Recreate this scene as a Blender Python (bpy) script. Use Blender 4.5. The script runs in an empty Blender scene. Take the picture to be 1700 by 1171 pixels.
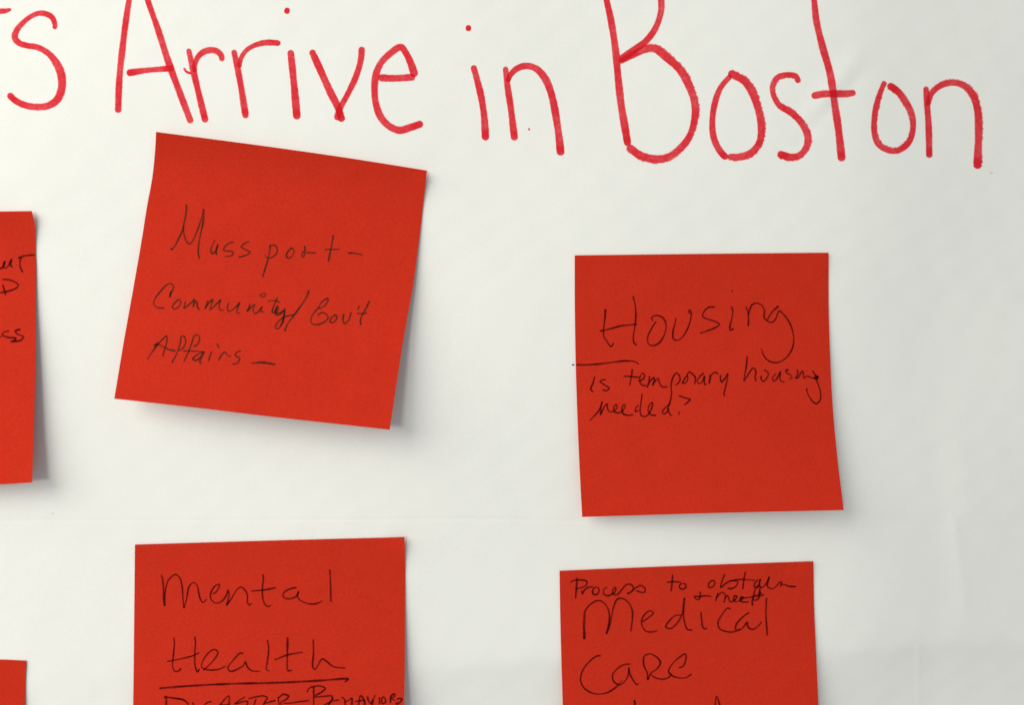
import bpy, math, random
from mathutils import Vector, Matrix
R = math.radians
random.seed(7)
scene = bpy.context.scene

# ------------------------------------------------------------------ camera
# The sheet hangs in the XZ plane (y = 0), the camera stands 262 mm in front of it, turned 5 degrees.
D = 0.262
FPX = 1500.0                     # focal length in photograph pixels (photo 1700 x 1171)
YAW = R(-5.0)
cam_d = bpy.data.cameras.new("camera")
cam_d.sensor_width = 36.0
cam_d.lens = 36.0 * FPX / 1700.0
cam_d.clip_start = 0.01
cam_d.clip_end = 50.0
cam = bpy.data.objects.new("camera", cam_d)
scene.collection.objects.link(cam)
fwd = Vector((math.sin(-YAW), math.cos(-YAW), 0))
cam.location = Vector((0, 0, 0)) - fwd * (D / fwd.y)
cam.rotation_euler = (R(90), 0, YAW)
scene.camera = cam
cam_d.dof.use_dof = True
cam_d.dof.focus_distance = 0.262
cam_d.dof.aperture_fstop = 6.5

CR = Matrix.Rotation(YAW, 3, 'Z')
def ray(px, py):
    return CR @ Vector(((px - 850.0) / FPX, 1.0, -(py - 585.5) / FPX))

# ------------------------------------------------------------------ world and lamps (indoor, ceiling light from upper left)
w = bpy.data.worlds.new("World"); scene.world = w; w.use_nodes = True
bg = w.node_tree.nodes['Background']
bg.inputs[0].default_value = (0.88, 0.955, 1.0, 1)
bg.inputs[1].default_value = 0.36
def area(name, loc, target, sx, sy, power, col):
    l = bpy.data.lights.new(name, 'AREA'); l.shape = 'RECTANGLE'
    l.size = sx; l.size_y = sy; l.energy = power; l.color = col
    o = bpy.data.objects.new(name, l); scene.collection.objects.link(o)
    o.location = loc
    dv = Vector(target) - Vector(loc)
    o.rotation_euler = dv.to_track_quat('-Z', 'Y').to_euler()
    return o
area("ceiling_light", (-0.86, -0.54, 0.47), (0, 0, 0), 1.05, 0.80, 13.0, (1.0, 0.958, 0.872))
area("side_lamp", (-0.50, -1.25, -0.02), (0, 0, 0), 0.26, 0.20, 3.8, (1.0, 0.98, 0.95))
scene.view_settings.view_transform = 'Standard'
scene.view_settings.look = 'None'
scene.view_settings.exposure = 0.14
scene.view_settings.gamma = 1.0
scene.render.engine = 'CYCLES'
scene.cycles.transparent_max_bounces = 32
scene.render.resolution_x = 1024; scene.render.resolution_y = 706

# ------------------------------------------------------------------ helpers
def link(o, parent=None):
    scene.collection.objects.link(o)
    if parent is not None: o.parent = parent
    return o
def mesh_obj(name, verts, faces, mat, parent=None, smooth=True, attr=None, uv=None):
    me = bpy.data.meshes.new(name)
    me.from_pydata(verts, [], faces)
    if smooth:
        me.polygons.foreach_set('use_smooth', [True] * len(me.polygons))
    if attr:
        a = me.attributes.new('ink_amount', 'FLOAT', 'POINT')
        a.data.foreach_set('value', attr)
    if uv:
        l = me.uv_layers.new(name='UVMap')
        for lp in me.loops: l.data[lp.index].uv = uv[lp.vertex_index]
    me.materials.append(mat); me.update()
    return link(bpy.data.objects.new(name, me), parent)
def sm(a, b, x):
    t = max(0.0, min(1.0, (x - a) / (b - a))); return t * t * (3 - 2 * t)
def softabs(x, r): return math.sqrt(x * x + r * r) - r

# ------------------------------------------------------------------ materials
def nodes(name):
    m = bpy.data.materials.new(name); m.use_nodes = True
    nt = m.node_tree; nt.nodes.clear()
    return m, nt, nt.nodes.new, nt.links.new
def paper_material(name, colr, grain, grain_amt, mottle_amt, rough, bump, col2=None, trans=0.0):
    m, nt, N, L = nodes(name)
    out = N('ShaderNodeOutputMaterial'); p = N('ShaderNodeBsdfPrincipled')
    p.inputs['Roughness'].default_value = rough
    p.inputs['Specular IOR Level'].default_value = 0.03
    tc = N('ShaderNodeTexCoord')
    n1 = N('ShaderNodeTexNoise'); n1.inputs['Scale'].default_value = grain; n1.inputs['Detail'].default_value = 3
    n2 = N('ShaderNodeTexNoise'); n2.inputs['Scale'].default_value = grain / 14; n2.inputs['Detail'].default_value = 4
    L(tc.outputs['Object'], n1.inputs['Vector']); L(tc.outputs['Object'], n2.inputs['Vector'])
    def centred(n, amt):
        a = N('ShaderNodeMath'); a.operation = 'MULTIPLY_ADD'
        a.inputs[1].default_value = amt * 2; a.inputs[2].default_value = 1 - amt
        L(n.outputs['Fac'], a.inputs[0]); return a
    a1 = centred(n1, grain_amt); a2 = centred(n2, mottle_amt)
    mu = N('ShaderNodeMath'); mu.operation = 'MULTIPLY'; L(a1.outputs[0], mu.inputs[0]); L(a2.outputs[0], mu.inputs[1])
    vm = N('ShaderNodeVectorMath'); vm.operation = 'SCALE'; vm.inputs[0].default_value = colr
    L(mu.outputs[0], vm.inputs['Scale'])
    # very small chroma change between fibres
    n3 = N('ShaderNodeTexNoise'); n3.inputs['Scale'].default_value = grain * 0.6; n3.inputs['Detail'].default_value = 2
    L(tc.outputs['Object'], n3.inputs['Vector'])
    mix = N('ShaderNodeMix'); mix.data_type = 'RGBA'; mix.blend_type = 'MIX'
    rr = N('ShaderNodeMapRange'); rr.inputs[1].default_value = 0.35; rr.inputs[2].default_value = 0.65
    rr.inputs[4].default_value = 0.35
    L(n3.outputs['Fac'], rr.inputs[0]); L(rr.outputs[0], mix.inputs[0])
    L(vm.outputs[0], mix.inputs[6])
    c2 = N('ShaderNodeVectorMath'); c2.operation = 'MULTIPLY'; c2.inputs[1].default_value = col2 or (1, 1, 1)
    L(vm.outputs[0], c2.inputs[0]); L(c2.outputs[0], mix.inputs[7])
    L(mix.outputs[2], p.inputs['Base Color'])
    b = N('ShaderNodeBump'); b.inputs['Strength'].default_value = bump; b.inputs['Distance'].default_value = 0.00008
    L(n1.outputs['Fac'], b.inputs['Height']); L(b.outputs[0], p.inputs['Normal'])
    if trans > 0:
        tr = N('ShaderNodeBsdfTranslucent'); L(mix.outputs[2], tr.inputs[0])
        mx = N('ShaderNodeMixShader'); mx.inputs[0].default_value = trans
        L(p.outputs[0], mx.inputs[1]); L(tr.outputs[0], mx.inputs[2]); L(mx.outputs[0], out.inputs[0])
    else:
        L(p.outputs[0], out.inputs[0])
    return m
M_white = paper_material('white_chart_paper', (0.80, 0.80, 0.752), 2300, 0.05, 0.016, 0.75, 0.15, (1.0, 0.985, 0.965))
M_red = paper_material('red_sticky_paper', (0.64, 0.0315, 0.0130), 2300, 0.22, 0.05, 0.7, 0.5, (1.02, 1.35, 1.3), 0.2)
M_wall = paper_material('painted_wall', (0.62, 0.60, 0.55), 900, 0.04, 0.02, 0.8, 0.6, (0.98, 0.98, 0.98))

def ink_material(name, tint, streak, lo, hi, grain, pigment=None, body=0.0):
    """A film of ink: it filters the paper under it, so crossing strokes darken each other."""
    m, nt, N, L = nodes(name)
    out = N('ShaderNodeOutputMaterial'); tr = N('ShaderNodeBsdfTransparent')
    at = N('ShaderNodeAttribute'); at.attribute_name = 'ink_amount'
    tc = N('ShaderNodeTexCoord')
    mp = N('ShaderNodeMapping'); mp.inputs['Scale'].default_value = streak
    L(tc.outputs['UV'], mp.inputs[0])
    n1 = N('ShaderNodeTexNoise'); n1.inputs['Scale'].default_value = 1.0; n1.inputs['Detail'].default_value = 4
    n1.inputs['Roughness'].default_value = 0.6
    L(mp.outputs[0], n1.inputs['Vector'])
    n2 = N('ShaderNodeTexNoise'); n2.inputs['Scale'].default_value = grain; n2.inputs['Detail'].default_value = 3
    L(tc.outputs['Object'], n2.inputs['Vector'])
    ad = N('ShaderNodeMath'); ad.operation = 'ADD'; L(n1.outputs['Fac'], ad.inputs[0]); L(n2.outputs['Fac'], ad.inputs[1])
    mr = N('ShaderNodeMapRange'); mr.inputs[1].default_value = 0.7; mr.inputs[2].default_value = 1.3
    mr.inputs[3].default_value = lo; mr.inputs[4].default_value = hi
    L(ad.outputs[0], mr.inputs[0])
    mu = N('ShaderNodeMath'); mu.operation = 'MULTIPLY'; L(mr.outputs[0], mu.inputs[0]); L(at.outputs['Fac'], mu.inputs[1])
    g = N('ShaderNodeGamma'); g.inputs[0].default_value = tint + (1,)
    L(mu.outputs[0], g.inputs[1]); L(g.outputs[0], tr.inputs[0])
    if pigment:
        df = N('ShaderNodeBsdfDiffuse'); df.inputs[0].default_value = pigment + (1,)
        bd = N('ShaderNodeMath'); bd.operation = 'MULTIPLY'; bd.inputs[1].default_value = body; bd.use_clamp = True
        L(mu.outputs[0], bd.inputs[0])
        mx = N('ShaderNodeMixShader'); L(bd.outputs[0], mx.inputs[0])
        L(tr.outputs[0], mx.inputs[1]); L(df.outputs[0], mx.inputs[2]); L(mx.outputs[0], out.inputs[0])
    else:
        L(tr.outputs[0], out.inputs[0])
    return m
M_marker = ink_material('red_marker_ink', (0.98, 0.32, 0.36), (260, 0.8, 1), 0.74, 1.24, 1000, (0.77, 0.029, 0.042), 0.42)
M_pen = ink_material('dark_ballpoint_ink', (0.38, 0.36, 0.52), (900, 1, 1), 0.75, 1.25, 5000)
M_pen_thin = ink_material('grey_ballpoint_ink', (0.36, 0.72, 0.84), (900, 1, 1), 0.7, 1.25, 5000)
M_blue = ink_material('blue_ballpoint_ink', (0.40, 0.42, 0.70), (900, 1, 1), 0.8, 1.2, 5000)
M_speck = ink_material('grey_speck', (0.78, 0.78, 0.76), (900, 1, 1), 0.8, 1.2, 5000)

# ------------------------------------------------------------------ the big sheet: gentle waves, fold lines and creases
def mm_of(px, py):
    r = ray(px, py); c = cam.location; k = -c.y / r.y
    return (c + r * k)
def plane_xz(px, py):
    p = mm_of(px, py); return p.x, p.z
def seg_dist(x, z, a, b):
    ax, az = a; bx, bz = b
    L2 = (bx - ax) ** 2 + (bz - az) ** 2
    t = ((x - ax) * (bx - ax) + (z - az) * (bz - az)) / L2
    tt = max(0, min(1, t))
    side = ((bx - ax) * (z - az) - (bz - az) * (x - ax)) / math.sqrt(L2)
    return math.hypot(x - ax - tt * (bx - ax), z - az - tt * (bz - az)), side, t
CREASES = []   # (a, b, width, height)
def crease(p1, p2, wdt, h): CREASES.append((plane_xz(*p1), plane_xz(*p2), wdt, h))
crease((-300, 866), (820, 862), 0.00045, -0.00005)
crease((820, 862), (1480, 880), 0.00045, -0.00005)
crease((1480, 880), (1604, 885), 0.0006, 0.00006)
crease((1604, 885), (1900, 876), 0.0009, -0.00004)
crease((1596, 870), (1612, 1010), 0.0022, 0.00008)
crease((1535, 1080), (1543, 1180), 0.0010, 0.00004)
crease((1424, 96), (1372, 160), 0.0030, 0.00018)
crease((1425, 130), (1330, 236), 0.0018, -0.00010)
crease((1345, 185), (1385, 150), 0.0022, 0.00010)
crease((1365, 60), (1408, 84), 0.0016, 0.00006)
crease((1480, 395), (1690, 480), 0.0040, 0.00012)
_, Z1106 = plane_xz(850, 1104)
_, Z862 = plane_xz(850, 862)
def paper_d(x, z, folds=True):
    """distance of the sheet in front of y = 0, metres"""
    d = 0.0
    d += 0.00034 * math.sin(x * 33 + 0.6) * math.cos(z * 41 - 0.4)
    d += 0.00008 * math.sin(x * 62 + 40 * z + 0.4) * math.sin(z * 47 + 22 * x + 2.0)
    d += 0.00010 * math.sin(x * 71 - z * 58 + 1.7)
    d += 0.00004 * math.sin(x * 120 + z * 95 + 0.3) 
    d += 0.00003 * math.sin(x * 430 + 3 * math.sin(z * 90)) * math.sin(z * 380 + 1)
    # horizontal fold low in the picture: below it the sheet leans back
    if folds:
        q = Z1106 - z + 0.0010 * math.sin(x * 60)
        g = (math.sqrt(q * q + 0.0025 ** 2) + q) * 0.5
        d -= 0.23 * (0.25 + 0.75 * sm(-0.06, -0.02, x)) * 0.018 * (1 - math.exp(-g / 0.018))
        q -= 0.036
        g = (math.sqrt(q * q + 0.01 ** 2) + q) * 0.5
        d += 0.05 * 0.03 * (1 - math.exp(-g / 0.03))
    # weak fold at the faint ruled line
    d -= 0.010 * softabs(z - Z862, 0.003) * math.exp(-abs(z - Z862) / 0.05)
    # the right-hand side leans away from the light
    d -= 0.17 * 0.058 * (1 - math.exp(-(math.sqrt((x - 0.108) ** 2 + 0.018 ** 2) + (x - 0.108)) * 0.5 / 0.058))
    d += 0.00035 * sm(0.0, 0.012, x - 0.13) * math.exp(-((z + 0.06) / 0.05) ** 2)
    for a, b, wd, h in CREASES:
        if min(a[0], b[0]) - 0.02 < x < max(a[0], b[0]) + 0.02 and min(a[1], b[1]) - 0.02 < z < max(a[1], b[1]) + 0.02:
            ds, side, t = seg_dist(x, z, a, b)
            d += h * math.exp(-(ds / wd) ** 2)
    return d
def on_ray(px, py, dfun):
    """point of the surface y = -dfun that stands on the sight line of a photo pixel"""
    r = ray(px, py); c = cam.location; d = 0.0
    for _ in range(5):
        k = (-d - c.y) / r.y
        p = c + r * k
        d = dfun(p, px, py)
    k = (-d - c.y) / r.y
    return c + r * k

# ------------------------------------------------------------------ pen strokes -> ribbons of ink
def resample(pts, step):
    """Catmull-Rom through the traced points; pts = (x, y, w)"""
    if len(pts) == 2:
        dense = []
        a, b = pts
        n = max(4, int(math.hypot(b[0] - a[0], b[1] - a[1]) / step))
        return [tuple(a[k] + (b[k] - a[k]) * i / n for k in range(3)) for i in range(n + 1)]
    P = [tuple(2 * pts[0][k] - pts[1][k] for k in range(3))] + list(pts) + [tuple(2 * pts[-1][k] - pts[-2][k] for k in range(3))]
    out = []
    for i in range(1, len(P) - 2):
        p0, p1, p2, p3 = P[i - 1], P[i], P[i + 1], P[i + 2]
        dd = lambda a, b: max(1e-3, math.hypot(a[0] - b[0], a[1] - b[1])) ** 0.5
        t0 = 0; t1 = t0 + dd(p0, p1); t2 = t1 + dd(p1, p2); t3 = t2 + dd(p2, p3)
        n = max(2, int(math.hypot(p2[0] - p1[0], p2[1] - p1[1]) / step))
        for j in range(n):
            t = t1 + (t2 - t1) * j / n
            q = []
            for k in range(3):
                A1 = (t1 - t) / (t1 - t0) * p0[k] + (t - t0) / (t1 - t0) * p1[k]
                A2 = (t2 - t) / (t2 - t1) * p1[k] + (t - t1) / (t2 - t1) * p2[k]
                A3 = (t3 - t) / (t3 - t2) * p2[k] + (t - t2) / (t3 - t2) * p3[k]
                B1 = (t2 - t) / (t2 - t0) * A1 + (t - t0) / (t2 - t0) * A2
                B2 = (t3 - t) / (t3 - t1) * A2 + (t - t1) / (t3 - t1) * A3
                q.append((t2 - t) / (t2 - t1) * B1 + (t - t1) / (t2 - t1) * B2)
            out.append(tuple(q))
    out.append(tuple(pts[-1]))
    return out
LAYER = [0]
def ribbon(pts, dfun, verts, faces, dens, uvs, marker, flags=''):
    """one stroke of ink; flags: b/e = pooled ink at the beginning/end, t = end fades out, d = dry outer edge"""
    step = 2.2 if marker else 1.1
    rs = resample(pts, step)
    n = len(rs)
    S = [0.0]
    for i in range(1, n): S.append(S[-1] + math.hypot(rs[i][0] - rs[i - 1][0], rs[i][1] - rs[i - 1][1]))
    tot = S[-1]
    # end caps need dense samples
    if marker:
        ext = []
        def lerp_at(s):
            for i in range(1, n):
                if S[i] >= s:
                    f = (s - S[i - 1]) / max(1e-6, S[i] - S[i - 1])
                    return tuple(rs[i - 1][k] + (rs[i][k] - rs[i - 1][k]) * f for k in range(3))
            return rs[-1]
        ss = sorted(set([0, .3, .8, 1.5, 2.4] + [s for s in S if 2.8 < s < tot - 2.8] + [tot - q for q in (2.4, 1.5, .8, .3, 0)]))
        ss = [s for s in ss if 0 <= s <= tot]
        rs = [lerp_at(s) for s in ss]; S = ss; n = len(rs)
    LAYER[0] = (LAYER[0] + 1) % 10
    base = 0.000035 + LAYER[0] * 0.000006
    cols = [-1, -0.86, -0.55, 0.0, 0.55, 0.86, 1] if marker else [-1, -0.6, 0, 0.6, 1]
    edge = [0.0, 0.85, 1.0, 0.93, 1.0, 0.85, 0.0] if marker else [0.0, 0.6, 1.0, 0.6, 0.0]
    ph = random.uniform(0, 6.28); ph2 = random.uniform(0, 6.28); uoff = random.uniform(0, 50)
    start = len(verts)
    for i in range(n):
        x, y, wd = rs[i]
        a = rs[max(0, i - 1)]; b = rs[min(n - 1, i + 1)]
        tx, ty = b[0] - a[0], b[1] - a[1]; l = math.hypot(tx, ty) or 1e-6
        tx /= l; ty /= l; nx, ny = -ty, tx
        hw = wd * (0.57 if marker else 0.66)
        s = S[i]; e = min(s, tot - s); cap = hw * 0.85
        if e < cap:
            f = math.sqrt(max(0.0, 1 - ((cap - e) / cap) ** 2)); 
            hw *= max(0.25 if marker else 0.3, f)
        if marker:
            hw *= 1 + 0.045 * math.sin(s * 0.11 + ph) + 0.02 * math.sin(s * 0.5 + ph2)
        else:
            hw *= 1 + 0.13 * math.sin(s * 0.16 + ph) + 0.05 * math.sin(s * 0.7 + ph2)
        dn = 1.0 + (0.10 if marker else 0.22) * math.sin(s * (0.055 if marker else 0.12) + ph2)
        if marker:
            if 'b' in flags: dn += 0.5 * math.exp(-((s - 5) / 6.0) ** 2)
            if 'e' in flags: dn += 0.5 * math.exp(-((tot - s - 11) / 6.0) ** 2)
            dn *= 0.86 + 0.14 * sm(0, 3, e)
        else:
            if 'b' in flags: dn += 0.6 * math.exp(-(s / 3.5) ** 2)
            if 'e' in flags: dn += 0.6 * math.exp(-((tot - s) / 3.5) ** 2)
            if 't' in flags: dn *= 1 - 0.6 * sm(tot - 16, tot, s)
        for j, c in enumerate(cols):
            jit = 0.0
            if marker and abs(c) == 1: jit = random.uniform(-0.03, 0.03)
            dry = 0.0
            if 'd' in flags and abs(c) == 1 and c == (-1 if 'D' not in flags else 1): jit = random.uniform(-0.28, 0.12)
            px = x + nx * hw * (c + jit); py = y + ny * hw * (c + jit)
            lift = base + 0.00001 * s / max(1.0, tot)
            p = on_ray(px, py, lambda q, u, v: dfun(q, u, v) + lift)
            verts.append(tuple(p)); dens.append(max(0.0, dn * edge[j])); uvs.append((c * hw * 0.00018 + uoff, s * 0.05 + uoff))
    m = len(cols)
    for i in range(n - 1):
        for j in range(m - 1):
            a = start + i * m + j
            faces.append((a, a + 1, a + m + 1, a + m))
def word(name, strokes, dfun, mat, parent, marker=False, label=None):
    v, f, dn, uv = [], [], [], []
    for pts, flags in strokes: ribbon(pts, dfun, v, f, dn, uv, marker, flags)
    o = mesh_obj(name, v, f, mat, parent, True, dn, uv)
    if label: o['label'] = label
    return o
CROPS = dict(a=(0, 0, 5), b=(300, 0, 5), c=(500, 0, 5), e=(740, 0, 5), f=(960, 0, 3.903), g=(1140, 0, 3.903), h=(1360, 60, 4.879),
    m1=(270, 320, 10), m2=(430, 360, 8.095), m3=(240, 460, 10), m4=(380, 470, 7.083), m5=(230, 540, 6.8),
    n1=(930, 470, 8.365), n2=(1130, 470, 8.365), n3=(930, 585, 8.5), n4=(1090, 580, 10.647), n5=(1200, 580, 8.5),
    p1=(240, 920, 8.5), p2=(400, 920, 8.5), p3=(250, 1035, 8.5), p4=(420, 1035, 6.538), p5=(255, 1120, 7.907), p6=(470, 1120, 7.907),
    q1=(930, 940, 8.5), q2=(1090, 940, 6.8), q3=(940, 1060, 7.727), r1=(0, 400, 5.325), z=(0, 0, 1))
def T(crop, s, w=2.7, flags=''):
    """traced points 'x y' or 'x y width', comma separated, in the frame of a traced detail; 'crop:' inside switches frame"""
    out = []; c = CROPS[crop]
    for tok in s.split(','):
        tok = tok.strip()
        if ':' in tok: k, tok = tok.split(':'); c = CROPS[k.strip()]
        q = [float(v) for v in tok.split()]
        if len(q) == 3: w = q[2]
        out.append((c[0] + q[0] / c[2], c[1] + q[1] / c[2], w))
    return out, flags

# ------------------------------------------------------------------ the setting: wall behind, then the sheet
SHEET_GAP = 0.016
bmv = []; bmf = []
nx, nz = 24, 24
for i in range(nx + 1):
    for j in range(nz + 1):
        bmv.append((-1.6 + 3.2 * i / nx, SHEET_GAP, -1.2 + 2.2 * j / nz))
for i in range(nx):
    for j in range(nz):
        a = i * (nz + 1) + j
        bmf.append((a, a + nz + 1, a + nz + 2, a + 1))
wall = mesh_obj('wall', bmv, bmf, M_wall)
wall['kind'] = 'structure'

def thick_grid(P, nu, nv, th):
    """front grid P[i][j] (nu+1 x nv+1) + back grid th behind it + rim"""
    v = []; f = []
    for i in range(nu + 1):
        for j in range(nv + 1): v.append(tuple(P[i][j]))
    n0 = len(v)
    for i in range(nu + 1):
        for j in range(nv + 1):
            p = P[i][j]; v.append((p[0], p[1] + th, p[2]))
    W = nv + 1
    for i in range(nu):
        for j in range(nv):
            a = i * W + j
            f.append((a, a + W, a + W + 1, a + 1)); f.append((n0 + a, n0 + a + 1, n0 + a + W + 1, n0 + a + W))
    rim = [(i, 0) for i in range(nu + 1)] + [(nu, j) for j in range(1, nv + 1)] + [(i, nv) for i in range(nu - 1, -1, -1)] + [(0, j) for j in range(nv - 1, 0, -1)]
    for k in range(len(rim)):
        a = rim[k][0] * W + rim[k][1]; b = rim[(k + 1) % len(rim)]; b = b[0] * W + b[1]
        m = len(v); v += [v[a], v[n0 + a], v[n0 + b], v[b]]
        f.append((m, m + 1, m + 2, m + 3))
    return v, f

# flip-chart sheet, 635 x 775 mm, hung on the wall; finer mesh where the photograph looks
def axis(lo, hi, flo, fhi, fine, coarse):
    out = []; x = lo
    while x < hi - 1e-9:
        out.append(x); x += fine if flo <= x < fhi else coarse
    out.append(hi); return out
xs = axis(-0.440, 0.195, -0.165, 0.165, 0.0011, 0.008)
zs = axis(-0.600, 0.175, -0.115, 0.110, 0.0011, 0.008)
def refine(vals, spots, step):
    out = set(round(v, 6) for v in vals)
    for c, r in spots:
        k = int(2 * r / step)
        out |= set(round(c - r + i * step, 6) for i in range(k + 1))
    out = sorted(out)
    return [v for i, v in enumerate(out) if i == 0 or v - out[i - 1] > 0.00008]
xs = refine(xs, [(plane_xz(1604, 900)[0], 0.004), (plane_xz(1539, 1120)[0], 0.003)], 0.0004)
zs = refine(zs, [(Z862 - 0.0008, 0.0042), (Z1106, 0.003)], 0.0003)
G = [[(x, -paper_d(x, z), z) for z in zs] for x in xs]
v, f = thick_grid(G, len(xs) - 1, len(zs) - 1, 0.0001)
sheet = mesh_obj('chart_paper', v, f, M_white)
sheet['label'] = 'large creased white flip chart sheet with a red marker title, behind all the notes'
sheet['category'] = 'paper sheet'
pd = lambda p, u, v_: paper_d(p.x, p.z)

def letter(strokes, lab):
    return word('marker_letter', strokes, pd, M_marker, sheet, True, lab)
letter([T('a', '-110 92 9.5, 0 90 9, 45 87 8, 92 72 4')], 'end of a red marker stroke cut by the left edge')
letter([T('a', '452 240 8, 455 200, 430 140 8.5, 380 112 8.5, 320 107 8.5, 250 137 8, 180 195 8, 137 250 9, 122 310 10.5, 155 352 10, 220 375 9, 310 390 9, 400 440 10, 460 510 11.5, 500 590 12.5, 515 680 13, 505 760 12.5, 470 830 11.5, 400 875 11, 320 887 11, 220 875 10, 130 835 10, 66 775 10.5', 8, 'e')], 'letter s in red marker')
letter([T('a', '1125 -330 9, 1070 0 9.2, 1040 200 9.6, 1012 430 10, 990 650 10, 979 935 10.4', 9),
        T('a', '1125 -330 9, 1226 0 8.6, 1310 240 9.6, 1400 520 10.6, 1500 790 10.2, 1587 1020 10.6', 9),
        T('a', '1050 606 11, 1200 583 9, 1445 563 9', 9, 'be')], 'capital A in red marker')
letter([T('b', '62 400 8, 85 500 9, 112 620 9.8, 150 780 9.6, 207 1015 10.6', 9, 'e'),
        T('b', '118 600 7, 115 540 8, 150 460 9, 215 418 9.5, 290 418 9.5, 332 452 9.5, 345 505 9'),
        T('b', '25 560 3, 45 592 4, 85 608 4')], 'first letter r of Arrive in red marker')
letter([T('b', '438 410 9, 470 560 9.4, 500 720 9.6, 541 980 10.4', 9, 'e'),
        T('b', '488 560 6, 497 490 7, 540 420 7.5, 610 375 8, 700 352 9, 780 352 9, 828 358 9')], 'second letter r of Arrive in red marker')
letter([T('b', '910 412 10.4, 926 560 10.6, 944 740 11, 966 990 12.6', 11, 'e'),
        T('b', '888 60 8.5, 876 112 9.5', 9, 'b')], 'letter i of Arrive in red marker, with its dot')
letter([T('b', '1083 412 10.5, 1150 560 11, 1240 760 11.5, 1300 880 11, 1342 1008 11.5', 11, 'e'),
        T('b', '1504 385 9.6, 1493 500 9.8, 1455 630 9.4, 1380 790 9, 1325 890 9, 1290 995 9.5')], 'letter v in red marker')
letter([T('c', '640 642 11, 760 648 11, 850 644 10.5, 945 636 10.5'),
        T('c', '945 636 12, 912 530 11, 870 440 10.5, 826 388 10.5, 740 440 10, 662 520 10.5, 620 620 10.8, 608 740 10.4, 620 860 10.4, 660 970 11, 730 1045 11.4, 815 1080 11.4, 900 1058 11, 1010 1020 11.5', 10.5, 'e')], 'letter e in red marker')
letter([T('e', '226 540 9.6, 262 670 10, 295 810 10.4, 318 960 10.4, 330 1165 11.6', 10, 'e'),
        T('e', '190 205 7.5, 185 255 9', 9, 'b')], 'letter i of the word in, red marker, with its dot')
letter([T('e', '494 550 8.4, 510 700 9.6, 540 900 10, 572 1165 10.8', 9, 'e'),
        T('e', '512 680 8, 540 615 8.5, 600 562 9.5, 680 545 10.5, 760 575 11, 830 660 11.4, 880 790 11.6, 912 950 11.2, 938 1120 11.4, 956 1290 12', 10, 'e')], 'letter n of the word in, red marker')
letter([T('e', '691 1060 2.4, 691 1082 3')], 'tiny red dot of marker ink')
letter([T('f', '150 -240 9, 170 -90 9, 184 0 9.8, 212 130 10.4, 240 310 11, 256 480 11, 278 680 11.6, 300 810 11.6, 322 945 11.6', 10, 'e'),
        T('f', '150 -232 9, 270 -290 9, 420 -270 9, 515 -150 9.4, 537 0 9.8, 536 70 9.6, 500 180 9.6, 440 262 10, 375 312 11.4, 268 388 11'),
        T('f', '264 400 9, 350 355 10, 430 318 12, 495 312 13, 580 375 13, 660 450 13, 715 545 12.6, 752 650 12.2, 758 740 11.2, 722 880 10.6, 640 980 11.4, 560 1025 12, 470 1028 12.4, 390 1000 13, 318 945 12', 11, 'd')], 'capital B in red marker')
letter([T('f', '972 468 10.5, 1010 485 12, 1080 525 13, 1130 600 12.6, 1165 700 12, 1187 820 11.6, 1175 920 11.2, 1120 990 11.2, 1040 1017 11.4, 968 1014 11', 11, 'd'),
        T('f', '990 485 8, 920 570 9, 882 680 9.4, 868 800 9.6, 880 900 10, 920 980 11, 966 1028 10', 9, 'e')], 'first letter o of Boston in red marker')
letter([T('g', '728 535 8, 705 492 9, 650 484 9.4, 590 500 9, 558 555 8.8, 562 612 8.8, 600 680 9.4, 680 730 10.6, 740 790 11, 782 870 11, 782 935 11, 740 1000 10.6, 680 1018 10.8, 588 994 12', 9, 'de')], 'letter s of Boston in red marker')
letter([T('g', '808 -150 9, 826 0 9.4, 840 130 10.2, 880 300 11, 930 480 11.4, 960 680 11.2, 985 850 11.6, 1006 1045 12', 10, 'e'),
        T('g', '808 622 10, 880 608 11.5, 950 605 11, 1030 606 10.5, 1095 598 9.5')], 'letter t of Boston in red marker')
letter([T('h', '532 362 8, 480 500 9, 450 640 9.2, 446 770 9.4, 480 870 10, 550 918 10.2, 620 928 10, 690 895 9.8, 740 830 9.4, 762 720 9.2, 745 620 10, 700 530 11, 640 450 11, 556 388 10', 9, 'ed')], 'second letter o of Boston in red marker')
letter([T('h', '864 405 8.4, 874 560 9.6, 886 720 10, 892 985 10.4', 9, 'e'),
        T('h', '878 560 8.5, 912 460 9, 980 400 9.4, 1080 374 10.4, 1180 402 11, 1248 480 11.6, 1284 600 12, 1292 760 11.8, 1287 900 12, 1282 1075 13', 10, 'ed')], 'letter n of Boston in red marker')
word('pen_tick', [T('n3', '163 178, 203 178', 3.5)], pd, M_blue, sheet, False, 'tiny blue pen tick beside the housing note')
word('speck', [T('z', '86 852.5, 89.5 853.5', 2.6)], pd, M_speck, sheet)
word('speck', [T('z', '1643 286, 1648 287.5', 2.6)], pd, M_speck, sheet)

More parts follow.
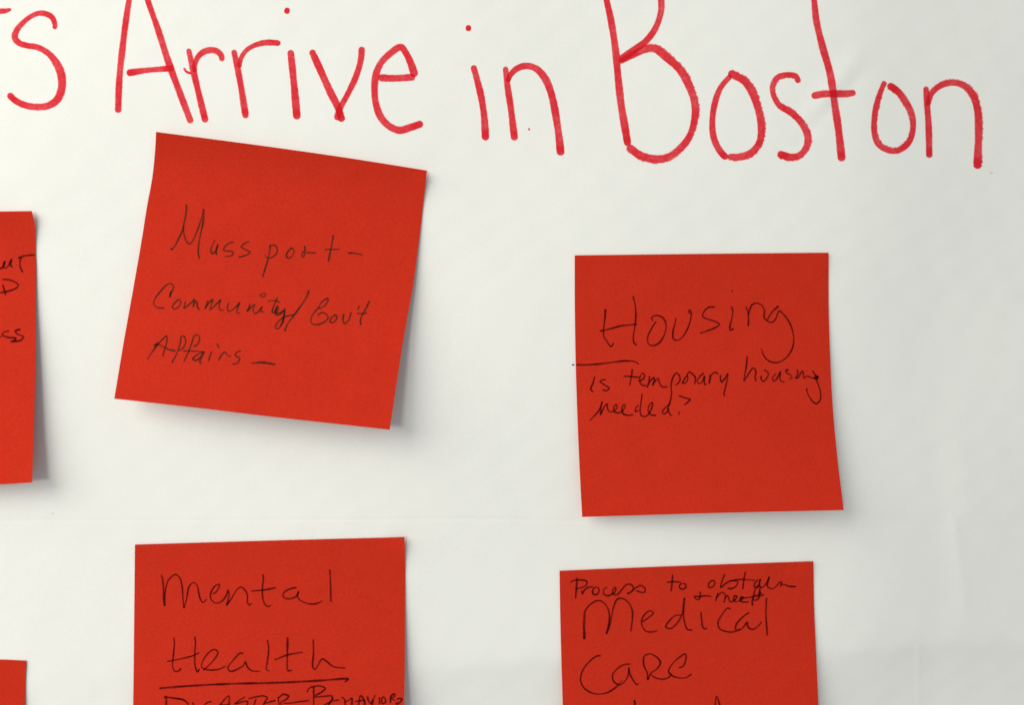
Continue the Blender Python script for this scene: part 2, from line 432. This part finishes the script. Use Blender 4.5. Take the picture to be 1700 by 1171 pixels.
# ------------------------------------------------------------------ sticky notes
def inv_bilinear(px, py, c):
    """(s, t) of a pixel in the quad TL TR BR BL"""
    s = t = 0.5
    (x0, y0), (x1, y1), (x2, y2), (x3, y3) = c
    for _ in range(8):
        fx = (1 - s) * (1 - t) * x0 + s * (1 - t) * x1 + s * t * x2 + (1 - s) * t * x3 - px
        fy = (1 - s) * (1 - t) * y0 + s * (1 - t) * y1 + s * t * y2 + (1 - s) * t * y3 - py
        a = -(1 - t) * x0 + (1 - t) * x1 + t * x2 - t * x3; b = -(1 - s) * x0 - s * x1 + s * x2 + (1 - s) * x3
        c_ = -(1 - t) * y0 + (1 - t) * y1 + t * y2 - t * y3; d = -(1 - s) * y0 - s * y1 + s * y2 + (1 - s) * y3
        det = a * d - b * c_
        s -= (fx * d - b * fy) / det; t -= (a * fy - c_ * fx) / det
    return s, t
def poly_at(pts, f):
    """smooth curve through edge points, by arc length fraction f"""
    rs = [(p[0], p[1], 0) for p in pts]
    rs = resample(rs, 6) if len(rs) > 2 else rs
    S = [0.0]
    for i in range(1, len(rs)): S.append(S[-1] + math.hypot(rs[i][0] - rs[i - 1][0], rs[i][1] - rs[i - 1][1]))
    out = []
    for q in f:
        s = q * S[-1]; i = 1
        while i < len(S) - 1 and S[i] < s: i += 1
        k = (s - S[i - 1]) / max(1e-9, S[i] - S[i - 1])
        out.append((rs[i - 1][0] + (rs[i][0] - rs[i - 1][0]) * k, rs[i - 1][1] + (rs[i][1] - rs[i - 1][1]) * k))
    return out
def sticky(label, top, right, bottom, left, lift):
    """edges as pixel curves (top, bottom left->right; left, right top->bottom); lift(s, t) in metres"""
    c = (top[0], top[-1], bottom[-1], bottom[0])
    def dfun(p, u, v_):
        s, t = inv_bilinear(u, v_, c)
        s = max(-0.03, min(1.03, s)); t = max(-0.03, min(1.03, t))
        return paper_d(p.x, p.z, False) + 0.00025 + lift(s, t)
    n = 64; fr = [i / n for i in range(n + 1)]
    Tp = poly_at(top, fr); Bt = poly_at(bottom, fr); Lf = poly_at(left, fr); Rt = poly_at(right, fr)
    P = []
    for i in range(n + 1):
        s = fr[i]; row = []
        for j in range(n + 1):
            t = 1 - fr[j]; k = n - j
            q = []
            for a in (0, 1):
                q.append((1 - t) * Tp[i][a] + t * Bt[i][a] + (1 - s) * Lf[k][a] + s * Rt[k][a]
                         - ((1 - s) * (1 - t) * top[0][a] + s * (1 - t) * top[-1][a] + (1 - s) * t * bottom[0][a] + s * t * bottom[-1][a]))
            row.append(on_ray(q[0], q[1], dfun))
        P.append(row)
    v, f = thick_grid(P, n, n, 0.0001)
    o = mesh_obj('sticky_note', v, f, M_red)
    o['label'] = label; o['category'] = 'sticky note'; o['group'] = 'red sticky notes on the chart sheet'
    return o, dfun
def curl(h0, h1, k, p=1.0, t0=0.03, corner=0.0, bow=0.0, top=0.0):
    """h0/h1 lift of the bottom left/right corner, k how long the glued strip stays down"""
    def lift(s, t):
        u = max(0.0, t - t0) / (1 - t0)
        g = (u - k * (1 - math.exp(-u / k))) / (1 - k * (1 - math.exp(-1 / k)))
        g = max(g, 0) ** p
        h = h0 + (h1 - h0) * s + bow * 4 * s * (1 - s)
        tt = top * (1.25 - 0.5 * s) * max(0.0, 1 - t / 0.2) ** 2.3
        wv = 0.00022 * math.sin(5.1 * s + 3.3 * t + h0 * 900) * math.sin(6.4 * t - 2.2 * s + h1 * 700) * sm(0.1, 0.5, t)
        return h * g + tt + wv + corner * (max(0, s - 0.9) / 0.1) ** 2 * max(0, 1 - t / 0.15) ** 2
    return lift

n1, d1 = sticky('tilted red sticky note reading Massport Community Gov\'t Affairs, under the word Arrive',
    [(259, 218.7), (429.5, 241), (573, 261.4), (709, 283)],
    [(709, 283), (703, 335), (698, 380), (693.8, 413), (685.6, 474), (671, 556), (655, 659), (647, 714)],
    [(189.6, 662.4), (321.8, 677), (445, 691.7), (647, 714)],
    [(259, 218.7), (257.6, 247), (253, 293.5), (244.5, 340), (234.5, 402.6), (221, 480), (205, 570), (189.6, 662.4)],
    curl(0.0068, 0.0090, 0.14, 1.3, 0.08, 0.0005, top=0.0022))
n2, d2 = sticky('red sticky note reading Housing, is temporary housing needed, under the word Boston',
    [(954.2, 424), (1165, 421.5), (1375.6, 419.5)],
    [(1375.6, 419.5), (1375.8, 513), (1377.8, 579.8), (1382, 668.6), (1389.8, 757), (1400.9, 847.6)],
    [(966.5, 859), (1185, 852.5), (1400.9, 847.6)],
    [(954.2, 424), (954.4, 513), (956.4, 624), (961.3, 757), (966.5, 859)],
    curl(0.0040, 0.0075, 0.3, 1.35, 0.05, 0.0002, top=0.0003))
n3, d3 = sticky('red sticky note reading mental Health above Disaster Behavior, cut by the bottom edge',
    [(224, 905), (450, 898.3), (671.5, 892.5)],
    [(671.5, 892.5), (672.5, 930), (672.3, 1019), (671.8, 1126), (671, 1171), (668, 1345)],
    [(217, 1352), (440, 1349), (668, 1345)],
    [(224, 905), (223, 1000), (221, 1171), (217, 1352)],
    curl(0.0045, 0.0065, 0.25, 1.1, 0.05, 0.0016, top=0.0003))
n4, d4 = sticky('red sticky note reading Process to obtain Medical Care, cut by the bottom edge',
    [(929, 948.6), (1140, 940), (1350.3, 932.7)],
    [(1350.3, 932.7), (1351.7, 1009.6), (1354, 1066), (1358.8, 1171), (1368, 1362)],
    [(940, 1378), (1150, 1369), (1368, 1362)],
    [(929, 948.6), (930.5, 1040), (934.2, 1171), (940, 1378)],
    curl(0.0035, 0.0055, 0.25, 1.15, 0.05, 0.0003, top=0.0003))
n5, d5 = sticky('red sticky note cut by the left edge, beside the Massport note, with capital letters',
    [(-396, 358), (-200, 353.5), (0, 351), (52.5, 350.3)],
    [(52.5, 350.3), (57, 368.4), (58.9, 415), (59.8, 447), (58.8, 512.7), (58.2, 620), (56, 710), (53.2, 801.7)],
    [(-404, 818), (-200, 811), (0, 805), (53.2, 801.7)],
    [(-396, 358), (-397, 560), (-404, 818)],
    curl(0.0045, 0.0062, 0.14, 1.4, 0.09, 0.0004, top=0.0018))
n6, d6 = sticky('blank corner of a red sticky note in the bottom left corner of the picture',
    [(-405, 1086), (-200, 1091), (0, 1096), (43.4, 1098)],
    [(43.4, 1098), (42.3, 1130), (41, 1171), (34, 1545)],
    [(-412, 1540), (34, 1545)],
    [(-405, 1086), (-412, 1540)],
    curl(0.005, 0.007, 0.25, 1.2, 0.05, 0.0002))

W = lambda lab, parent, dfun, mat, *st: word('handwritten_word', list(st), dfun, mat, parent, False, lab)
# ---- Massport note (thin grey-brown pen)
P_ = M_pen_thin
W('handwritten word Mass', n1, d1, P_,
  T('m1', '125 930 3.4, 150 940 3.4, 200 885 2.6, 260 770, 320 640, 370 430, 393 270 2.8, 390 185', 2.6, 'b'),
  T('m1', '350 540, 345 640, 385 790, 440 852, 490 810, 560 660, 640 430, 682 268', 2.4),
  T('m1', '682 268 2.8, 670 480, 620 720, 595 870, 590 1000, 612 1102', 2.8, 'b'),
  T('m1', '872 780, 822 880, 797 960, 822 1010, 870 980, 908 900, 918 835', 2.4),
  T('m1', '912 870, 890 960, 895 1035', 2.8, 'e'),
  T('m1', '1185 830, 1140 822, 1060 870, 1010 945, 1080 970, 1150 978, 1172 1015, 1120 1050, 1020 1058', 2.5, 't'),
  T('m1', '1440 810, 1380 830, 1305 895, 1380 945, 1450 988, 1400 1030, 1260 1072', 2.6))
W('handwritten word port', n1, d1, P_,
  T('m2', '152 382, 140 470, 110 600, 45 815', 2.6, 'e'),
  T('m2', '130 405, 155 385, 210 380, 245 440, 220 510, 150 552, 95 540, 72 503', 2.4, 't'),
  T('m2', '440 418, 385 470, 365 530, 400 558, 450 520, 470 460, 440 418, 415 430', 2.4),
  T('m2', '612 385, 615 450, 582 482, 578 530, 600 538, 618 482, 680 482, 765 483', 2.4),
  T('m2', '1000 238, 975 380, 930 597', 2.8), T('m2', '880 441, 980 438, 1088 437', 2.4),
  T('m2', '1190 485, 1290 490, 1390 511', 2.8))
W('handwritten word Community', n1, d1, P_,
  T('m3', '420 345, 430 275, 470 210, 478 150, 430 107, 360 137, 270 230, 180 350, 150 430, 180 490, 250 514, 328 516', 2.5, 'b'),
  T('m3', '418 345, 442 230', 3.0),
  T('m3', '560 375, 500 430, 458 500, 490 530, 560 500, 603 420, 572 373, 545 385', 2.3),
  T('m3', '682 400, 665 460, 652 520, 710 480, 800 400, 830 365, 800 500, 850 405, 872 420, 875 500, 920 545', 2.4),
  T('m3', '1050 380, 1032 440, 1003 525, 1065 430, 1130 375, 1112 450, 1082 545, 1150 490, 1230 410, 1260 380, 1240 450, 1245 540, 1320 555', 2.4),
  T('m3', '1402 420, 1372 500, 1392 572, 1450 550, 1540 470, 1575 428, 1550 500, 1532 590, 1590 602', 2.4),
  T('m4', '248 240, 235 285, 215 330, 262 282, 305 255, 282 320, 305 358, 345 338, 388 278, 376 330, 412 340', 2.4),
  T('m4', '358 150, 390 127, 432 125, 405 160, 362 152', 2.0),
  T('m4', '572 165, 540 240, 508 345, 545 335, 575 262', 2.4), T('m4', '455 215, 520 205, 600 225', 2.4),
  T('m4', '580 262, 547 320, 552 370, 590 375, 640 330, 657 300, 650 380, 630 470, 582 535, 545 530, 560 480, 620 420, 690 387, 762 376', 2.5),
  T('m4', '590 290, 560 355, 612 345, 645 330, 630 440, 600 510', 2.2))
W('handwritten slash', n1, d1, P_, T('m4', '940 85, 915 160, 830 290, 750 400, 690 480, 653 572', 3.0, 'b'))
W('handwritten word Gov\'t', n1, d1, P_,
  T('m4', '1165 175, 1125 195, 1070 255, 1062 298, 1110 278, 1165 208, 1163 175', 2.3),
  T('m4', '1062 280, 1000 350, 962 430, 980 480, 1040 490, 1120 460, 1165 410, 1140 362, 1090 350, 1040 382', 2.5),
  T('m4', '1250 375, 1205 410, 1188 460, 1222 465, 1265 420, 1262 382, 1240 372', 2.5),
  T('m4', '1352 360, 1340 430, 1360 480, 1410 430, 1437 342', 2.6),
  T('m4', '1532 262, 1513 318', 2.2), T('m4', '1656 208, 1610 300, 1565 380, 1545 440, 1552 497', 2.8),
  T('m4', '1503 355, 1560 363, 1625 350', 2.3))
W('handwritten word Affairs', n1, d1, P_,
  T('m5', '95 390, 150 310, 210 230, 260 170, 317 122, 312 220, 290 280, 273 357', 2.5),
  T('m5', '165 228, 210 215, 260 235, 340 275, 422 292', 2.5), T('m5', '178 255, 218 182', 2.2),
  T('m5', '375 430, 430 320, 470 200, 480 133, 508 123, 530 160, 520 230, 480 275, 440 283', 2.4),
  T('m5', '510 415, 560 310, 600 200, 630 122, 668 110, 688 150, 670 210, 618 247', 2.4),
  T('m5', '500 292, 640 295, 742 303', 2.2),
  T('m5', '742 300, 670 330, 612 380, 640 400, 700 360, 742 300, 702 380, 690 420, 712 440', 2.6),
  T('m5', '826 290, 785 412', 2.6), T('m5', '883 203, 907 262', 2.2),
  T('m5', '900 402, 938 335, 978 303, 1000 340, 1052 355', 2.4),
  T('m5', '1157 290, 1110 305, 1090 345, 1137 370, 1125 420, 1055 446', 2.6),
  T('m5', '1270 430, 1400 423, 1547 446', 3.2))
# ---- Housing note
P_ = M_pen
W('large handwritten word Housing', n2, d2, P_,
  T('n1', '628 362 3.2, 620 500 2.6, 602 650, 605 740, 640 800, 705 884, 742 832', 2.6, 'b'),
  T('n1', '1008 178, 1040 300, 1050 450, 1035 620, 1015 740, 1025 830, 1062 864', 2.5),
  T('n1', '545 668 3.4, 600 660 2.8, 700 635, 850 595, 1072 572', 2.8, 'b'),
  T('n1', '1332 532, 1270 630, 1213 760, 1230 852, 1290 870, 1370 835, 1440 730, 1470 600, 1440 500, 1380 457, 1310 453, 1268 490, 1290 527', 2.5),
  T('n1', '1608 480, 1590 580, 1563 700, 1575 780, 1625 796, n2:5 770, 60 700, 110 600, 140 490, 143 400, 125 372, 112 405, 132 425', 2.5),
  T('n2', '482 335, 400 335, 340 375, 303 455, 340 490, 440 520, 537 575, 480 620, 380 660, 268 697', 2.6, 'e'),
  T('n2', '700 325, 722 370, 715 470, 685 590, 690 655, 742 628', 2.6), T('n2', '708 104, 724 117', 4.2, 'b'),
  T('n2', '903 322, 930 400, 942 480, 938 600', 2.6, 'e'),
  T('n2', '940 450, 962 360, 1000 295, 1060 280, 1120 305, 1162 380, 1160 480, 1200 523, 1260 548, 1312 510, 1345 430, 1367 388, 1440 450, 1520 570, 1565 720, 1562 870, 1500 1000, 1400 1085, 1300 1107, 1210 1075, 1150 1000, 1117 905', 2.5, 't'),
  T('n2', '1362 318 3.2, 1280 390 2.8, 1200 517', 2.8, 'b'))
W('handwritten dash line', n2, d2, P_, T('n3', '224 178, 400 177, 560 165, 720 145, 880 125, 1000 125, 1070 140, 1108 178', 2.8))
W('handwritten word is', n2, d2, P_, T('n3', '490 338, 460 440, 430 530, 472 563', 2.6),
  T('n3', '650 390, 600 390, 562 412, 620 460, 687 508, 650 545, 590 525', 2.5))
W('handwritten word temporary', n2, d2, P_,
  T('n3', '1018 238, 1000 370, 978 472', 2.6), T('n3', '888 338, 1000 345, 1125 357', 2.4),
  T('n3', '1100 405, 1160 390, 1190 330, 1165 297, 1130 340, 1125 420, 1160 468, 1218 470', 2.4),
  T('n3', '1262 333, 1250 420, 1225 497, 1270 410, 1322 358, 1328 390, 1302 465, 1340 410, 1380 370, 1400 430, 1440 490, 1515 485', 2.4),
  T('n4', '330 630, 385 600, 415 530, 395 455, 350 423, 305 470, 270 560, 255 660, 265 770, 245 900, 218 1000', 2.6),
  T('n4', '547 455, 490 530, 458 600, 510 592, 552 530, 545 450, 577 403, 630 435, 685 510, 670 622', 2.5),
  T('n4', '832 420, 760 490, 718 570, 750 610, 810 570, 847 478, 840 560, 855 630, 885 605', 2.5),
  T('n4', '940 445, 945 520, 930 603, 950 500, 990 430, 1040 410, 1092 440', 2.5),
  T('n4', '1130 448, 1130 540, 1147 577, 1200 530, 1257 433, 1240 570, 1205 730, 1190 790, 1207 835', 2.6))
W('handwritten word housing', n2, d2, P_,
  T('n5', '342 98, 335 220, 310 360, 298 447, 350 370, 432 263, 467 320, 455 400, 472 457', 2.5),
  T('n5', '545 370, 540 420, 570 456, 620 410, 642 350, 612 305, 575 293', 2.4),
  T('n5', '750 338, 700 410, 710 446, 752 430, 812 318, 805 400, 820 450, 872 465', 2.4),
  T('n5', '935 290, 888 298, 900 330, 960 370, 977 405, 930 420', 2.4),
  T('n5', '1045 283, 1060 340, 1028 412, 1062 400, 1122 308, 1137 340, 1142 405, 1190 380, 1260 405, 1340 402', 2.4),
  T('n5', '1263 298, 1300 360, 1342 410, 1300 422, 1308 380, 1347 388, 1325 430, 1350 510, 1380 620, 1372 720, 1320 770, 1260 730, 1200 630, 1177 548', 2.5))
W('handwritten word needed with question mark', n2, d2, P_,
  T('n3', '415 967, 500 880, 560 800, 592 695, 575 800, 570 882, 612 790, 662 728, 665 790, 700 840, 760 832, 802 780, 790 735, 755 790, 775 850, 850 850, 902 800, 917 740, 890 745, 870 810, 890 870, 960 892, 1037 882', 2.4),
  T('n3', '1110 740, 1060 800, 1060 842, 1105 815', 2.4),
  T('n3', '1157 585, 1135 750, 1127 830, 1150 900, 1210 905, 1265 850, 1302 715, 1270 730, 1240 810, 1270 880, 1357 895', 2.5),
  T('n4', '218 985, 150 1040, 103 1110, 130 1150, 180 1112, 212 1040', 2.5), T('n4', '222 960, 205 1070, 235 1150, 265 1180', 2.5),
  T('n4', '402 1105, 390 1158', 3.0), T('n4', '388 820, 500 860, 603 888', 2.6), T('n4', '603 888, 560 930, 487 993', 2.5))
# ---- mental health note
W('handwritten word mental', n3, d3, P_,
  T('p1', '235 293, 255 380, 265 520, 265 640, 285 742', 2.6), T('p1', '285 742, 285 600, 300 480, 340 370, 440 293, 500 350, 530 470, 540 620, 555 772', 2.5),
  T('p1', '555 772, 590 650, 630 460, 690 408, 740 450, 765 560, 790 650, 825 688, 877 638', 2.4),
  T('p1', '960 570, 1010 540, 1057 433, 1000 450, 940 540, 930 620, 980 690, 1050 692, 1120 640, 1160 570, 1175 508', 2.4),
  T('p1', '1175 508, 1192 570, 1180 640, 1153 733', 2.6), T('p1', '1153 733, 1220 640, 1300 510, 1360 473, 1420 520, 1450 590, 1450 680, 1480 727, 1512 693', 2.4),
  T('p2', '303 288, 315 330, 300 520, 310 640, 340 720, 380 746, 422 728', 2.6), T('p2', '138 528, 300 515, 400 500, 497 476', 2.6),
  T('p2', '787 478, 700 495, 610 545, 593 600, 640 635, 720 630, 790 590, 817 522', 2.6),
  T('p2', '812 535, 795 585, 800 620, 870 680, 980 710, 1080 700, 1157 660', 2.5, 'bt'),
  T('p2', '1252 218, 1262 400, 1265 550, 1268 687', 2.6))
W('handwritten word Health', n3, d3, P_,
  T('p3', '325 203, 335 280, 320 470, 310 620, 345 685, 400 675, 432 638', 2.6),
  T('p3', '622 190, 632 280, 622 440, 630 620, 660 692, 692 648', 2.6), T('p3', '233 546, 440 505, 620 455, 687 418', 2.5),
  T('p3', '742 672, 830 590, 910 500, 950 415, 900 375, 820 420, 740 530, 718 620, 770 655, 860 667, 980 650, 1062 608', 2.5),
  T('p3', '1312 432, 1260 430, 1180 510, 1088 640, 1130 685, 1250 640, 1310 600, 1335 543', 2.5), T('p3', '1335 543, 1370 630, 1420 672, 1542 688', 2.4),
  T('p4', '155 183, 170 280, 155 420, 147 512, 182 520', 2.6), T('p4', '375 153 2, 374 210 3.8, 373 255 3.4, 372 350 2.7, 380 520, 424 512', 2.6, 'b'),
  T('p4', '230 405, 370 350, 542 319', 2.7), T('p4', '653 178, 655 330, 648 480, 670 507, 700 470, 750 393, 800 420, 870 475, 1003 492', 2.6))
W('handwritten underline', n3, d3, P_, T('p5', '72 188, 500 155, 1000 130, 1500 118, p6:0 112, 150 105, 500 85, 800 62, 862 63', 3.5), T('p6', '862 63, 840 85, 805 107', 2.6))
W('handwritten word Disaster', n3, d3, P_,
  T('p5', '133 320, 160 293 3.2, 165 403, 172 580', 2.8, 'b'), T('p5', '160 303, 280 320, 400 345, 452 400, 440 480, 330 560, 170 580', 3.0),
  T('p5', '512 368, 530 440, 528 560', 2.6), T('p5', '762 363, 710 372, 668 415, 740 470, 765 520, 680 575', 2.7),
  T('p5', '815 560, 880 400, 930 335, 987 288, 990 400, 1010 560', 2.7), T('p5', '870 412, 1000 398', 2.3),
  T('p5', '1202 298, 1120 350, 1060 397', 2.6), T('p5', '1060 397, 1230 362, 1220 430, 1180 500, 1080 540', 2.5),
  T('p5', '1240 327, 1360 297, 1450 290, 1492 315, 1450 385, 1440 540, 1570 540', 2.7), T('p5', '1345 325, 1320 400, 1308 540', 2.6), T('p5', '1450 388, 1600 346', 2.6),
  T('p5', '1632 300, 1645 400, 1650 560', 2.8), T('p5', '1625 320, 1690 272, p6:0 265, 72 292, 30 340, -30 375, 50 540', 2.7), T('p6', '0 385, 100 382, 200 366, 347 350', 2.3))
W('handwritten word Behavior', n3, d3, P_,
  T('p6', '315 243, 330 200, 380 165', 2.0, 'b'), T('p6', '400 163, 400 300, 402 560', 2.8),
  T('p6', '370 172, 480 157, 552 190, 500 240, 408 288', 2.8), T('p6', '408 305, 520 295, 640 292, 640 340, 610 370, 530 420, 410 560', 2.8),
  T('p6', '652 300, 640 350, 600 403, 640 450', 2.8), T('p6', '655 355, 742 338', 2.4),
  T('p6', '765 302, 800 325, 815 420, 810 480', 2.8), T('p6', '800 370, 860 345, 900 310', 2.6), T('p6', '905 310, 900 460', 3.0),
  T('p6', '945 362, 1060 345', 2.3), T('p6', '985 450, 1015 285, 1065 350, 1070 430', 3.0), T('p6', '1110 290, 1112 330, 1150 385, 1210 272', 2.6), T('p6', '1180 330, 1160 420', 3.2),
  T('p6', '1262 300, 1265 400', 2.5), T('p6', '1300 305, 1290 360, 1310 392, 1347 360, 1325 308, 1298 300', 2.6),
  T('p6', '1408 385, 1418 290, 1460 262, 1465 290, 1425 325, 1475 350', 2.8, 'b'), T('p6', '1488 335, 1530 322, 1560 330, 1520 380, 1480 385, 1515 403', 2.8))
# ---- medical care note
W('handwritten word Process', n4, d4, P_,
  T('q1', '237 163, 230 300, 215 467', 2.7), T('q1', '138 242, 180 212, 280 200, 372 222, 372 270, 300 310, 208 327', 2.6),
  T('q1', '303 345, 312 400, 340 345, 400 305, 470 298', 2.4), T('q1', '500 298, 460 340, 462 395, 500 412, 545 370, 540 315, 495 298', 2.5),
  T('q1', '662 300, 620 330, 608 385, 660 425, 730 402, 782 350, 780 303, 745 340, 742 395, 800 410, 860 350, 940 265, 1010 272, 1032 320, 1010 365', 2.5),
  T('q1', '940 400 3.0, 1010 362 3.0, 1060 315 2.5, 1140 280, 1195 318, 1192 370, 1140 375, 1068 350', 2.6, 'b'))
W('handwritten word to', n4, d4, P_, T('q2', '180 98, 175 190, 162 292', 2.7), T('q2', '115 188, 200 180, 280 190', 2.4),
  T('q2', '283 195, 255 235, 285 266, 330 245, 325 210, 290 197', 2.5))
W('handwritten word obtain', n4, d4, P_,
  T('q2', '630 160, 590 200, 590 245, 640 235, 657 180, 622 162', 2.5), T('q2', '772 92, 740 170, 725 247, 780 200, 850 170, 917 182, 910 212, 860 255, 798 258', 2.5),
  T('q2', '830 172, 950 155, 1112 165', 2.5), T('q2', '1003 68, 985 160, 972 267', 2.6),
  T('q2', '1152 155, 1110 195, 1108 245, 1155 215, 1172 148, 1160 220, 1190 247, 1232 210, 1272 128, 1250 230, 1300 262, 1350 232, 1382 195, 1412 178', 2.5), T('q2', '1412 178, 1408 205, 1398 242', 2.5), T('q2', '1398 215, 1440 212, 1490 232, 1577 236', 2.5),
  T('q2', '1354 98, 1360 102', 2.0))
W('handwritten words and meet squeezed above Medical', n4, d4, P_,
  T('q2', '495 288, 490 350, 470 385, 432 362, 430 347, 480 350, 540 340, 622 348', 2.5),
  T('q2', '692 303, 680 350, 663 402', 2.5), T('q2', '672 370, 705 325, 742 300, 775 340, 760 422', 2.5), T('q2', '765 380, 800 335, 815 370, 830 408, 880 390, 905 345, 878 340, 872 400, 920 403, 972 372, 972 350, 945 368, 952 402, 1000 412, 1045 408', 2.5),
  T('q2', '940 368, 1000 363, 1100 350, 1218 328', 2.5), T('q2', '1165 225, 1115 265, 1095 340, 1080 400, 1083 455', 2.8), T('q2', '1170 230, 1162 300, 1150 370, 1105 392, 1085 370', 2.6),
  T('q2', '1080 350, 1180 310, 1160 290', 2.0))
W('large handwritten word Medical', n4, d4, P_,
  T('q1', '335 1040 3.0, 340 1000 4.0, 335 850 4.2, 343 720 3.6, 347 650 2.6, 400 570 2.6, 500 500, 560 495, 640 550, 688 660, 690 780, 650 965', 2.6, 'b'),
  T('q1', '650 965 3.4, 690 860 3.2, 720 740 2.6, 760 560, 810 470, 880 463, 960 520, 1018 640, 1017 760, 995 932', 2.6),
  T('q1', '1160 795, 1250 730, 1315 670, 1270 638, 1200 680, 1148 780, 1160 860, 1210 925, 1280 937, 1382 915', 2.5, 't'),
  T('q2', '315 358 3.4, 305 450 3.2, 288 550 2.6, 210 565, 130 640, 103 695, 160 710, 230 650, 285 565', 2.6, 'b'), T('q2', '298 500, 312 620, 350 720, 402 727', 2.6),
  T('q2', '500 518, 510 620, 520 690, 545 715, 572 700', 2.6), T('q2', '838 490, 800 480, 740 550, 693 640, 710 710, 790 745, 870 747, 950 715', 2.5),
  T('q2', '1048 528, 970 580, 893 680, 900 730, 960 715, 1022 640, 1030 690, 1080 720, 1150 680, 1187 632', 2.7), T('q2', '1240 358, 1235 560, 1250 792', 2.7))
W('large handwritten word Care', n4, d4, P_,
  T('q3', '445 232, 400 230, 300 300, 210 420, 183 530, 210 620, 290 690, 400 722, 520 705, 630 640, 722 538', 2.6, 't'),
  T('q3', '827 337, 740 345, 650 400, 593 480, 610 560, 680 602, 740 570, 790 490, 805 375', 2.6), T('q3', '805 400, 820 470, 870 560, 905 602, 928 580', 2.5),
  T('q3', '1045 545, 1035 440, 1005 380, 990 290, 1010 225, 1070 205, 1150 240, 1207 310, 1180 380, 1080 462, 1047 540', 2.7, 'be'),
  T('q3', '1080 470, 1150 515, 1240 530, 1310 510, 1357 462', 2.5), T('q3', '1440 382, 1490 370, 1530 300, 1530 208, 1450 250, 1350 350, 1313 430, 1360 485, 1440 512, 1530 512, 1612 462', 2.5))
word('pen_stroke', [T('q3', '873 797, 882 850, 880 930', 3.0, 'b')], d4, P_, n4)
word('pen_stroke', [T('z', '1187 1175, 1189.5 1157.5, 1196 1175, 1201 1190', 2.7)], d4, P_, n4)
# ---- left note
W('handwritten letters u T in capitals', n5, d5, P_,
  T('r1', '-30 225, 0 245, 30 222, 40 180, 30 235, 60 235, 100 165, 92 215, 112 232', 2.9), T('r1', '158 155, 200 135, 250 127, 308 122', 2.8, 'b'), T('r1', '190 140, 175 190, 183 245, 200 278', 2.9))
W('handwritten capital letter D', n5, d5, P_, T('r1', '20 340, 90 347, 158 385, 150 412, 80 442, -10 460', 2.8), T('r1', '22 385, 35 430, 48 480', 2.8))
W('handwritten letters ss in capitals', n5, d5, P_, T('r1', '82 797, 35 808, 20 832, 80 855, 140 862, 120 885, 88 890', 2.8), T('r1', '182 782, 135 797, 150 822, 205 848, 185 878, 95 892', 3.0), T('r1', '-30 858, 15 845', 2.4))
